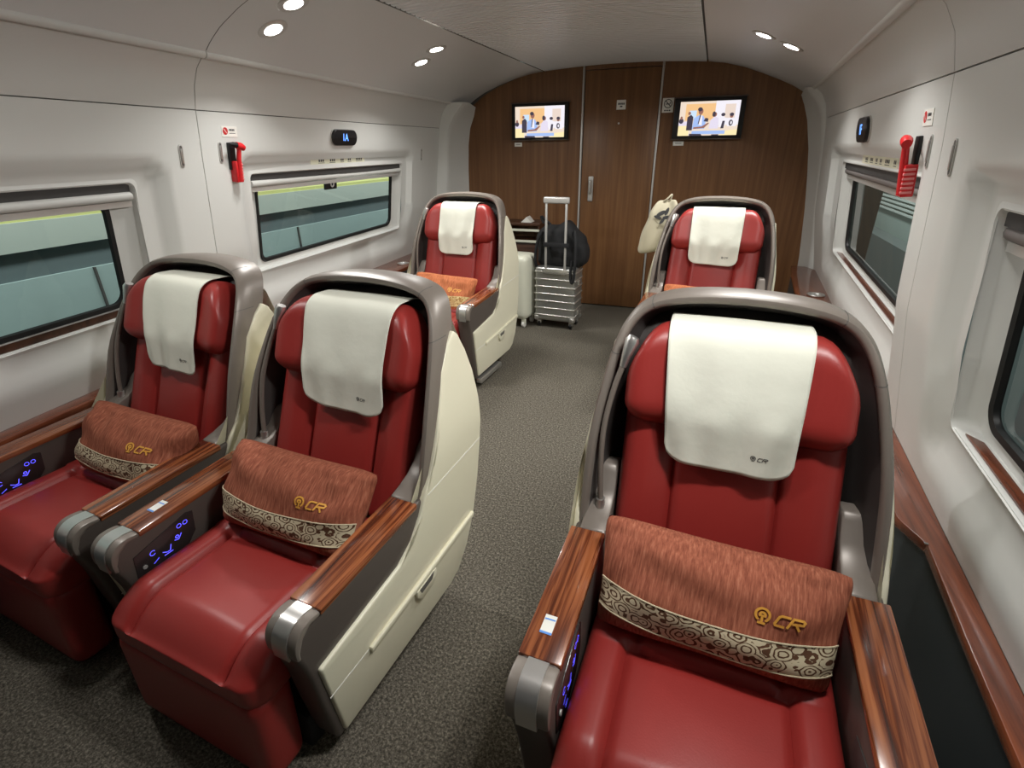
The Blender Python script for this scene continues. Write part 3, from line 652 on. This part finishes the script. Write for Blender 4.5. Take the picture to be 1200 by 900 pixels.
pl('R', 'largest terracotta pillow, with gold emblem, on the nearest right seat', (.0, .262, .545), -.62, .02, .0, W=.49, Hh=.245, th=.165, seed=3)
pl('B', 'sandy brown pillow with pale gold band on the far left seat', (-.01, .27, .52), -.55, .04, .02, W=.46, Hh=.25, th=.13, linen='linen_sandy', band='band_gold', seed=4)
pl('F', 'sandy brown pillow on the far right seat, only its upper half showing', (.0, .27, .52), -.55, .03, .0, W=.50, Hh=.25, th=.13, linen='linen_sandy', band='band_gold', seed=5)
# small white stickers on the armrests (their code squares are left out)
def sticker(k, label, x, y, sx, sy):
    rm, wp = SEATS[k][1], SEATS[k][2]; z = .541+.045*y+.0008
    f = lambda a, b: tuple(rm @ Vector(wp((x+a, y+b, .541+.045*(y+b)+.0008))))
    o = mk('sticker', *join(([f(-sx, -sy), f(sx, -sy), f(sx, sy), f(-sx, sy)], [(0, 1, 2, 3)])), M['paper'], smooth=False); tag(o, label, 'sticker', 'armrest stickers')
    g_ = lambda a, b: tuple(rm @ Vector(wp((x+a, y+b, .541+.045*(y+b)+.0014))))
    V = [g_(a, b) for a, b in ((-sx, -sy), (sx, -sy), (sx, -sy*.78), (-sx, -sy*.78), (-sx*.9, sy*.45), (sx*.9, sy*.45), (sx*.9, sy*.6), (-sx*.9, sy*.6))]
    mk('blue_bar', V, [(0, 1, 2, 3), (4, 5, 6, 7)], M['inkblue'], o, smooth=False); recenter(o, False)
sticker('R', 'white sticker with blue edge on the nearest left wood armrest', -.318, .075, .013, .022)
sticker('M', 'white sticker with blue edge on the wood armrest between the two left seats', -.318, .085, .013, .022)
# ------------------------------------------------------------------ things on the walls
def wallm(side, y, z, d=0.):
    p = Vector(PW(side, y, z, d)); a = (Vector(PW(side, y+.02, z, d))-Vector(PW(side, y-.02, z, d))).normalized(); b = (Vector(PW(side, y, z+.02, d))-Vector(PW(side, y, z-.02, d))).normalized()
    X = a if side < 0 else -a; Z = X.cross(b).normalized(); Y = Z.cross(X)
    return Matrix(((X[0], Y[0], Z[0], p[0]), (X[1], Y[1], Z[1], p[1]), (X[2], Y[2], Z[2], p[2]), (0, 0, 0, 1)))
SN = {-1: 'left', 1: 'right'}
def capsule(wd, h, n=8):
    r = min(wd, h)/2; a, b = wd/2-r, h/2-r
    return [(sx*a+r*math.cos(t), sy*b+r*math.sin(t)) for sx, sy, t0 in ((1, 1, 0), (-1, 1, 90), (-1, -1, 180), (1, -1, 270)) for t in [math.radians(t0+90*i/n) for i in range(n+1)]]
def text_mesh(name, body, size, m, parent, shear=0, off=(0, 0, 0)):
    cu = bpy.data.curves.new('t', 'FONT'); cu.body = body; cu.size = size; cu.align_x = 'CENTER'; cu.align_y = 'CENTER'; cu.shear = shear; cu.extrude = .0003
    to = bpy.data.objects.new('t', cu); C.objects.link(to); bpy.context.view_layer.update()
    me = bpy.data.meshes.new_from_object(to.evaluated_get(bpy.context.evaluated_depsgraph_get())); bpy.data.objects.remove(to)
    me.transform(Matrix.Translation(off)); me.materials.clear(); me.materials.append(m); me.name = name
    o = bpy.data.objects.new(name, me); C.objects.link(o); o.parent = parent; return o
def marks(name, rows, m, parent, z=.0012):
    """short flat print marks: list of (x0,x1,y0,y1)"""
    return mk(name, [p for a, b, c, d in rows for p in ((a, c, z), (b, c, z), (b, d, z), (a, d, z))], [(4*i, 4*i+1, 4*i+2, 4*i+3) for i in range(len(rows))], m, parent, smooth=False)
# fold-flat coat hooks
for side, y, z, lb in ((-1, 1.785, 1.42, 'slim grey fold-flat coat hook on the left wall panel nearest the viewer'), (-1, 2.012, 1.432, 'slim grey fold-flat coat hook beside the left red hammer'), (-1, 4.27, 1.388, 'slim grey fold-flat coat hook past the left window, near the rear wall'),
                       (1, 1.735, 1.40, 'slim grey fold-flat coat hook on the right wall panel nearest the viewer'), (1, 1.955, 1.412, 'slim grey fold-flat coat hook beside the right red hammer')):
    t = thing('coat_hook', lb, 'hook', group='fold-flat coat hooks', matrix=wallm(side, y, z))
    extr('hook_frame', capsule(.022, .092), -.002, .004, M['silver'], t, .001, axis='z'); extr('hook_slot', capsule(.013, .082), .003, .0045, M['seam'], t, 0, axis='z')
    extr('hook', capsule(.010, .060), .004, .007, M['chrome'], t, .001, axis='z')
# emergency hammers
for side, y, z, lb in ((-1, 2.085, 1.385, 'red emergency hammer in its red holder on the left wall'), (1, 2.06, 1.365, 'red emergency hammer in its red holder on the right wall')):
    t = thing('emergency_hammer', lb, 'hammer', group='emergency hammers', matrix=wallm(side, y, z))
    hd = box('holder', -.022, .022, -.085, .01, 0, .035, M['red'], t, .004)
    for k in range(6): box('rib', .014, .0235, -.075+.0135*k, -.068+.0135*k, .006, .0365, mat('rib_pink', lin(232, 140, 140), .4), hd, .001)
    tube('handle', [(0, -.08, .03), (0, .02, .036), (.004, .07, .04)], [.012, .011, .010], M['red'], t, 10)
    hh = tube('hammer_head', [(-.012, .082, .04), (.012, .078, .042), (.030, .07, .044)], [.015, .017, .014], M['red'], t, 12)
    tube('tip', [(-.052, .088, .036), (-.03, .086, .038), (-.012, .082, .04)], [.006, .011, .013], M['black'], hh, 10)
    box('backplate', -.03, .012, -.03, .09, 0, .012, M['black'], t, .003)
# hammer signs
for side, y, z, lb in ((-1, 2.085, 1.520, 'small white sign with red round mark above the left hammer'), (1, 2.025, 1.503, 'small white sign with red mark above the right hammer')):
    t = thing('wall_sign', lb, 'sign', group='hammer signs', matrix=wallm(side, y, z))
    box('plate', -.05, .05, -.0225, .0225, 0, .002, M['paper'], t)
    mk('mark', *xf(lathevf([(.016, 0), (.016, .0008)], 18), Matrix.Translation((-.028, .002, .002))), M['inkred'], t)
    v, f = strokes([[(-.037, .011), (-.019, -.007)]], .003); mk('bar', [(a, b, .0034) for a, b in v], f, M['paper'], t, smooth=False)
    marks('text', [(-.003+.009*i, .004+.009*i, .003, .012) for i in range(4)]+[(-.003, .036, -.008, -.0055)], M['ink'], t, .0026)
# seat number displays
for side, y, z, tx, lb in ((-1, 3.085, 1.508, '1A', 'black pill-shaped display reading 1A on the left wall'), (1, 3.02, 1.492, '1F', 'black pill-shaped display reading 1F on the right wall')):
    t = thing('seat_display', lb, 'display', group='seat number displays', matrix=wallm(side, y, z))
    extr('housing', capsule(.29 if side < 0 else .25, .092 if side < 0 else .105), 0, .022, M['black'], t, .006, axis='z', seg=3); extr('bezel', capsule(.296 if side < 0 else .256, .098 if side < 0 else .111), -.002, .007, M['silver'], t, .002, axis='z')
    text_mesh('number', tx, .062, M['cyan_led'], t, 0, (-.005, 0, .0225))
# notice strips above the windows
for side, y0, y1, z, lb in ((-1, 2.77, 3.54, 1.372, 'long pale notice strip with small marks above the left window'), (1, 2.50, 3.26, 1.362, 'long pale notice strip with small marks above the right window')):
    t = thing('notice_strip', lb, 'label', group='notice strips above windows', matrix=wallm(side, (y0+y1)/2, z, RD))
    L = (y1-y0)/2; box('strip', -L, L, -.020, .020, 0, .0012, M['strip'], t)
    rw = []
    for c, k in ((-.78, 3), (-.45, 3), (-.12, 2), (.12, 2), (.40, 4), (.82, 2)):
        for i in range(k): rw.append((L*c+.022*i, L*c+.022*i+.016, -.004, .010))
        rw.append((L*c-.004, L*c+.022*k, -.012, -.009))
    marks('text', rw, M['ink'], t, .0016)
# ------------------------------------------------------------------ things on the rear partition
def backm(x, z): return Matrix.Translation((x, YB, z)) @ Matrix.Rotation(PI/2, 4, 'X')
def glow_mat(name, c, s=1.0): return mat(name, (0, 0, 0, 1), .3, emit=c, es=s*.72)
PC = {n: glow_mat('screen_'+n, c, 1.15) for n, c in dict(wall=lin(232, 214, 196), orange=lin(236, 190, 134), white=lin(236, 232, 240), door=lin(226, 208, 196), blue=lin(160, 186, 236), dark=lin(66, 60, 74), skin=lin(150, 104, 92), table=lin(246, 228, 176), pale=lin(222, 214, 232), sky=lin(198, 220, 240)).items()}
def ell(cx, cy, rx, ry, n=12): return [(cx+rx*math.cos(2*PI*i/n), cy+ry*math.sin(2*PI*i/n)) for i in range(n)]
def rct(a, b, c, d): return [(a, c), (b, c), (b, d), (a, d)]
PICT = [('wall', rct(0, 1, 0, 1)), ('orange', rct(.1, .6, .45, .93)), ('wall', rct(.02, .1, .4, .96)), ('white', rct(.6, 1, .3, 1)), ('door', rct(.76, .93, .5, .9)), ('sky', rct(.17, .29, .5, .74)), ('pale', rct(0, .2, 0, .42)), ('table', rct(0, .19, 0, .3)), ('table', [(.72, 0), (1, 0), (1, .17), (.74, .12)]),
        ('dark', [(.14, .16), (.24, .16), (.24, .55), (.2, .62), (.14, .55)]), ('skin', ell(.17, .66, .025, .05)), ('blue', [(.24, .2), (.45, .2), (.46, .42), (.41, .58), (.33, .60), (.25, .5)]), ('white', [(.34, .32), (.40, .3), (.39, .6), (.36, .6)]), ('dark', [(.33, .34), (.345, .34), (.37, .62), (.35, .62)]), ('skin', ell(.36, .71, .042, .09)), ('dark', ell(.345, .77, .04, .06)),
        ('skin', [(.26, .2), (.44, .22), (.52, .36), (.5, .38), (.4, .27), (.26, .25)]), ('dark', [(.42, .42), (.5, .40), (.5, .50), (.45, .52)]), ('pale', [(.52, .2), (.68, .2), (.67, .5), (.6, .56), (.54, .45)]), ('skin', ell(.60, .61, .035, .07)), ('dark', ell(.585, .62, .028, .08)), ('white', [(.68, .24), (.78, .24), (.8, .5), (.72, .55)]), ('dark', ell(.74, .60, .035, .05)), ('dark', [(.72, .2), (.77, .2), (.78, .42), (.74, .42)]),
        ('white', [(.82, .26), (.97, .26), (.97, .5), (.84, .5)]), ('skin', ell(.88, .56, .03, .06)), ('dark', ell(.88, .6, .036, .05)), ('dark', ell(.88, .36, .035, .09)), ('white', ell(.885, .36, .015, .05)), ('dark', ell(.04, .44, .04, .08)), ('skin', ell(.04, .53, .02, .05)), ('blue', rct(.24, .8, .04, .14)), ('dark', [(.2, 0), (.42, 0), (.4, .05), (.2, .06)]), ('dark', rct(.58, .7, 0, .03))]
def tv(label, x0, x1, z0, z1, s):
    cx, cz = (x0+x1)/2, (z0+z1)/2; a, b = (x1-x0)/2, (z1-z0)/2
    t = thing('wall_screen', label, 'television', group='wall screens', matrix=backm(cx, cz))
    box('housing', -a, a, -b, b, 0, .045, M['black'], t, .006)
    sx0, sx1, sz0, sz1 = s; X = lambda u: sx0-cx+(sx1-sx0)*u; Z = lambda v: sz0-cz+(sz1-sz0)*v
    names = list(PC); V = []; F = []; fm = []
    for i, (n, P) in enumerate(PICT):
        q = len(V); V += [(X(u), Z(v), .0458+.00006*i) for u, v in P]; F.append(list(range(q, q+len(P)))); fm.append(names.index(n))
    sc_ = mk('screen', V, F, None, t, smooth=False, mats=[PC[n] for n in names], fmat=fm)
    for (p0, p1, q0, q1) in ((-a-.006, a+.006, b, b+.008), (-a-.006, a+.006, -b-.008, -b)): box('frame_strip', p0, p1, q0, q1, 0, .05, mat('tv_strip', lin(96, 84, 76), .3, metal=.5), t, .002)
tv('smaller wall screen left of the door showing a meeting', -1.757, -1.235, 1.497, 1.785, (-1.722, -1.268, 1.513, 1.761))
tv('larger wall screen right of the door showing a meeting', -.350, .186, 1.482, 1.777, (-.304, .147, 1.504, 1.750))
def plate(name, label, cat, x0, x1, z0, z1, rows, group=None):
    t = thing(name, label, cat, group=group, matrix=backm((x0+x1)/2, (z0+z1)/2)); a, b = (x1-x0)/2, (z1-z0)/2
    box('plate', -a, a, -b, b, 0, .003, M['paper'], t, .001)
    if rows: marks('text', [(p*a, q*a, r*b, s*b) for p, q, r, s in rows], M['ink'], t, .0036)
    return t
plate('wall_label', 'small white label below the left wall screen', 'label', -1.746, -1.674, 1.440, 1.474, [(-.6, .6, -.1, .15)], 'labels under the screens')
plate('wall_label', 'small white label below the right wall screen', 'label', -.335, -.250, 1.431, 1.466, [(-.6, .6, -.1, .15)], 'labels under the screens')
plate('door_sign', 'white square sign with grey print on the brown door', 'sign', -.828, -.751, 1.714, 1.786, [(-.7, -.45, 0, .4), (-.4, -.15, 0, .4), (-.1, .15, 0, .4), (.2, .45, 0, .4), (.5, .75, 0, .4), (-.25, .3, -.5, -.2)])
t = plate('no_smoking_sign', 'white no-smoking sign between the door and the right screen', 'sign', -.452, -.362, 1.680, 1.786, [(-.6, -.3, -.8, -.62), (-.2, .1, -.8, -.62), (.2, .5, -.8, -.62)])
v, f = strokes([arc(0, .012, .030, 0, 2*PI, 24), [(-.021, .033), (.021, -.009)], [(-.018, .009), (.012, .009)], [(.014, .009), (.018, .018), (.013, .024)]], .006); mk('symbol', [(a, b, .0042) for a, b in v], f, M['ink'], t, smooth=False)
# ------------------------------------------------------------------ ceiling downlights, in pairs
def downlight(f, y, x, label, k=1.0):
    lo, hi = 0., 1.
    for _ in range(40):
        tm = (lo+hi)/2; p = f(y, tm)
        if (p[0] < x) == (f(y, 0)[0] < f(y, 1)[0]): lo = tm
        else: hi = tm
    p = Vector(f(y, tm)); du = (Vector(f(y, min(1, tm+.05)))-Vector(f(y, tm-.05))).normalized(); n = du.cross(Vector((0, 1, 0)))
    if n.z > 0: n = -n
    q = n.to_track_quat('Z', 'Y').to_matrix().to_4x4(); q.translation = p
    t = thing('downlight', label, 'ceiling light', group='ceiling downlights', matrix=q)
    mk('trim_ring', *lathevf([(.050, 0), (.066, 0), (.066, .003), (.060, .006), (.050, .005)], 28), M['silver'], t)
    ln = mk('lens', *lathevf([(.051, -.002), (.051, .003), (.035, .006), (.012, .007)], 24), M['lamp'], t)
    area_lamp('lamp', (0, 0, .02), (0, 0, 1),   .10, LAMP_W*k, (1, .995, .965), t, math.radians(150))
LP = []
for f, xs, nm, ys in ((PCL, (-1.862, -1.690), 'left', ((.80, .74), (2.145, 2.09), (3.456, 3.345))), (PCR, (.312, .166), 'right', ((.83, .80), (2.20, 2.17), (3.515, 3.482)))):
    for row, (ya, yb) in enumerate(ys):
        r_ = ('above the front seats', 'of the nearer pair' if nm == 'left' else 'above the nearest shell', 'of the farther pair' if nm == 'left' else 'of the pair')[row]
        pw = (.42 if nm == 'left' else .85) if row == 0 else 1.04
        downlight(f, ya, xs[0], 'round recessed downlight %s in the %s ceiling, the one nearer the wall' % (r_, nm), pw); downlight(f, yb, xs[1], 'round recessed downlight %s in the %s ceiling, the one nearer the middle' % (r_, nm), pw)
# ------------------------------------------------------------------ luggage at the rear
sc = thing('suitcase', 'silver ribbed aluminium suitcase with raised handle, in the aisle by the door', 'suitcase', (-1.105, 4.22, 0), -.06)
bw, bd, z0, z1 = .355, .22, .065, .525
body = rbox('shell', bw, bd, z1-z0, .022, M['aluminium'], sc, (8, 6, 10), lambda v: (v[0], v[1], v[2]+(z0+z1)/2), 3)
for i in range(7):
    z = z0+.05+i*.062; rbox('rib', bw+.008, bd+.008, .016, .007, M['alu_rib'], sc, (4, 4, 1), lambda v: (v[0], v[1], v[2]+z), 2)
for s in (-1, 1):
    for zz in (.14, .40): box('latch', s*bw/2-.012, s*bw/2+.012, -.03, .02, zz-.02, zz+.02, M['chrome'], sc, .003)
    for d in (-1, 1):
        rbox('corner', .05, .05, .05, .018, M['chrome'], sc, (2, 2, 2), lambda v: (v[0]+s*(bw/2-.018), v[1]+d*(bd/2-.018), v[2]+z0+.02), 3)
        wx, wy = s*(bw/2-.035), d*(bd/2-.035); wh = mk('wheel', *xf(lathevf([(.020, -.011), (.026, -.008), (.026, .008), (.020, .011)], 14), Matrix.Translation((wx, wy, .0265)) @ Matrix.Rotation(PI/2, 4, 'Y')), M['black'], sc)
        box('fork', wx-.017, wx+.017, wy-.014, wy+.014, .03, .068, M['silver'], wh, .004)
hn = box('handle_base', -.105, .105, -bd/2-.012, -bd/2+.01, .475, .515, M['alu_rib'], sc, .004)
for x in (-.083, .083): box('handle_rod', x-.009, x+.009, -bd/2-.006, -bd/2+.008, .50, 1.05, M['silver'], sc, .003)
rbox('handle_grip', .215, .03, .05, .012, M['silver'], sc, (6, 2, 2), lambda v: (v[0], v[1]-bd/2+.001, v[2]+1.055), 3)
bp = thing('backpack', 'black soft backpack strapped to the silver suitcase handle', 'bag', (-1.09, 4.26, .53), -.05)
def bpf(v):
    x, y, z = v; k = 1+.10*math.sin(6*x+3*z)+.06*math.sin(17*x-9*z+2); return (x*(1-.14*ss(.0, .19, z)+.03*math.sin(9*z))+.012*math.sin(21*z+3), y*k+.012*math.sin(24*x+11*z), z+.155+.022*math.sin(13*x+1)*ss(0, .15, z)-.055*ss(.02, .2, x)*ss(-.05, .15, z)+.012*math.sin(31*x)*ss(.05, .16, z))
bb = rbox('body', .44, .20, .34, .07, M['fabric_black'], bp, (16, 8, 14), bpf, 4)
box('luggage_strap', -.115, .10, -.165, -.155, .165, .20, M['fabric_black'], bp, .003)
tube('shoulder_strap', catmull([(.13, -.10, .29), (.155, -.15, .20), (.16, -.165, .07), (.15, -.165, -.08), (.135, -.16, -.115), (.12, -.155, -.06), (.125, -.14, .06)], 5), .013, M['fabric_black'], bp, 8)
tube('shoulder_strap', catmull([(-.15, -.10, .28), (-.185, -.12, .18), (-.20, -.12, .05), (-.19, -.09, -.03)], 5), .013, M['fabric_black'], bp, 8)
tube('grab_loop', catmull([(-.10, .0, .31), (-.15, -.02, .36), (-.185, -.03, .385), (-.16, -.03, .33)], 4), .010, M['fabric_black'], bp, 8)
ws = thing('suitcase', 'cream white hard suitcase half hidden behind the far left seat', 'suitcase', (-1.50, 4.17, 0), -.12)
rbox('shell', .36, .25, .55, .05, M['case_white'], ws, (8, 6, 10), lambda v: (v[0], v[1], v[2]+.345), 4)
box('zip_line', -.181, .181, -.004, .004, .07, .60, M['seam'], ws)
for x in (-.14, .14):
    for y in (-.085, .085):
        wh = mk('wheel', *xf(lathevf([(.022, -.014), (.029, -.010), (.029, .010), (.022, .014)], 14), Matrix.Translation((x, y, .0295)) @ Matrix.Rotation(PI/2, 4, 'Y')), M['white'], ws); box('fork', x-.018, x+.018, y-.016, y+.016, .035, .075, M['case_white'], wh, .004)
# magazine cabinet against the rear wall
mc = thing('magazine_rack', 'brown wood magazine rack with two shelf edges, by the rear wall', 'rack', (-1.62, 4.78, 0))
box('carcass', -.20, .20, -.10, .14, 0, .64, M['darkwood'], mc, .004); box('top', -.21, .21, -.12, .14, .775, .80, M['darkwood'], mc, .003)
for x in (-.20, .185): box('side_panel', x, x+.015, -.11, .14, .64, .775, M['darkwood'], mc, .002)
box('shelf_edge', -.20, .20, -.125, -.10, .725, .745, M['case_white'], mc, .002); box('shelf_edge', -.20, .20, -.125, -.10, .625, .645, M['case_white'], mc, .002)
pp = extr('paper_tent', [(-.05, 0), (.05, 0), (.004, .05)], -.05, .05, M['paper'], axis='y'); pp.location = (-1.555, 4.74, .801); tag(pp, 'small white folded paper standing on the magazine rack', 'paper')
# drawstring bag hanging behind the far right seat
tb = thing('drawstring_bag', 'beige drawstring bag with dark leaf print hanging behind the far right seat', 'bag', (-.30, 3.74, .775), .05)
def tf(v):
    x, y, z = v; g = ss(.08, .17, z); k = 1-.32*g+.08*ss(0, -.17, z); return (x*k+.22*(z+.17)-.02+.006*math.sin(30*z+4*x), y*(1-.5*g)+.012*math.sin(20*x+9*z)+.006*math.sin(60*x)*ss(.0, .17, z), z+.16+.012*math.sin(22*x)*ss(-.1, -.17, z)+.05*x)
rbox('body', .20, .075, .34, .035, M['tote'], tb, (14, 5, 16), tf, 4)
tube('drawstring', catmull([(.03, -.01, .325), (.05, -.015, .34), (.075, -.005, .365), (.07, 0, .33)], 4), .006, M['tote'], tb, 6)
lf = []
for cx, cz, r, a in ((.02, .25, .034, .5), (.055, .262, .028, 1.2), (.0, .225, .026, -.3), (.06, .225, .03, .1), (.03, .20, .024, .9)):
    lf.append(([(cx+r*math.cos(t)*math.cos(a)-.4*r*math.sin(t)*math.sin(a), -.047-.002, cz+r*math.cos(t)*math.sin(a)+.4*r*math.sin(t)*math.cos(a)) for t in [2*PI*i/10 for i in range(10)]], [list(range(10))]))
stuff(mk('leaf_print', *join(*lf), M['ink'], tb, smooth=False))
# folded dark magazines in the slot between the far right seat and the ledge
for i in range(2):
    o = box('magazine', -.003, .003, -.10, .10, 0, .28, mat('magazine_cover_%d' % i, (lin(40, 44, 70), lin(56, 56, 60))[i], .4), None, .001); o.location = (.545+.022*i, 3.42+.02*i, .30); o.rotation_euler = (0, .10, -.05)
    tag(o, ('dark blue magazine standing in the slot beside the far right ledge', 'dark grey magazine standing in the slot beside the far right ledge')[i], 'magazine', 'magazines by the far right ledge')
bpy.context.view_layer.update()
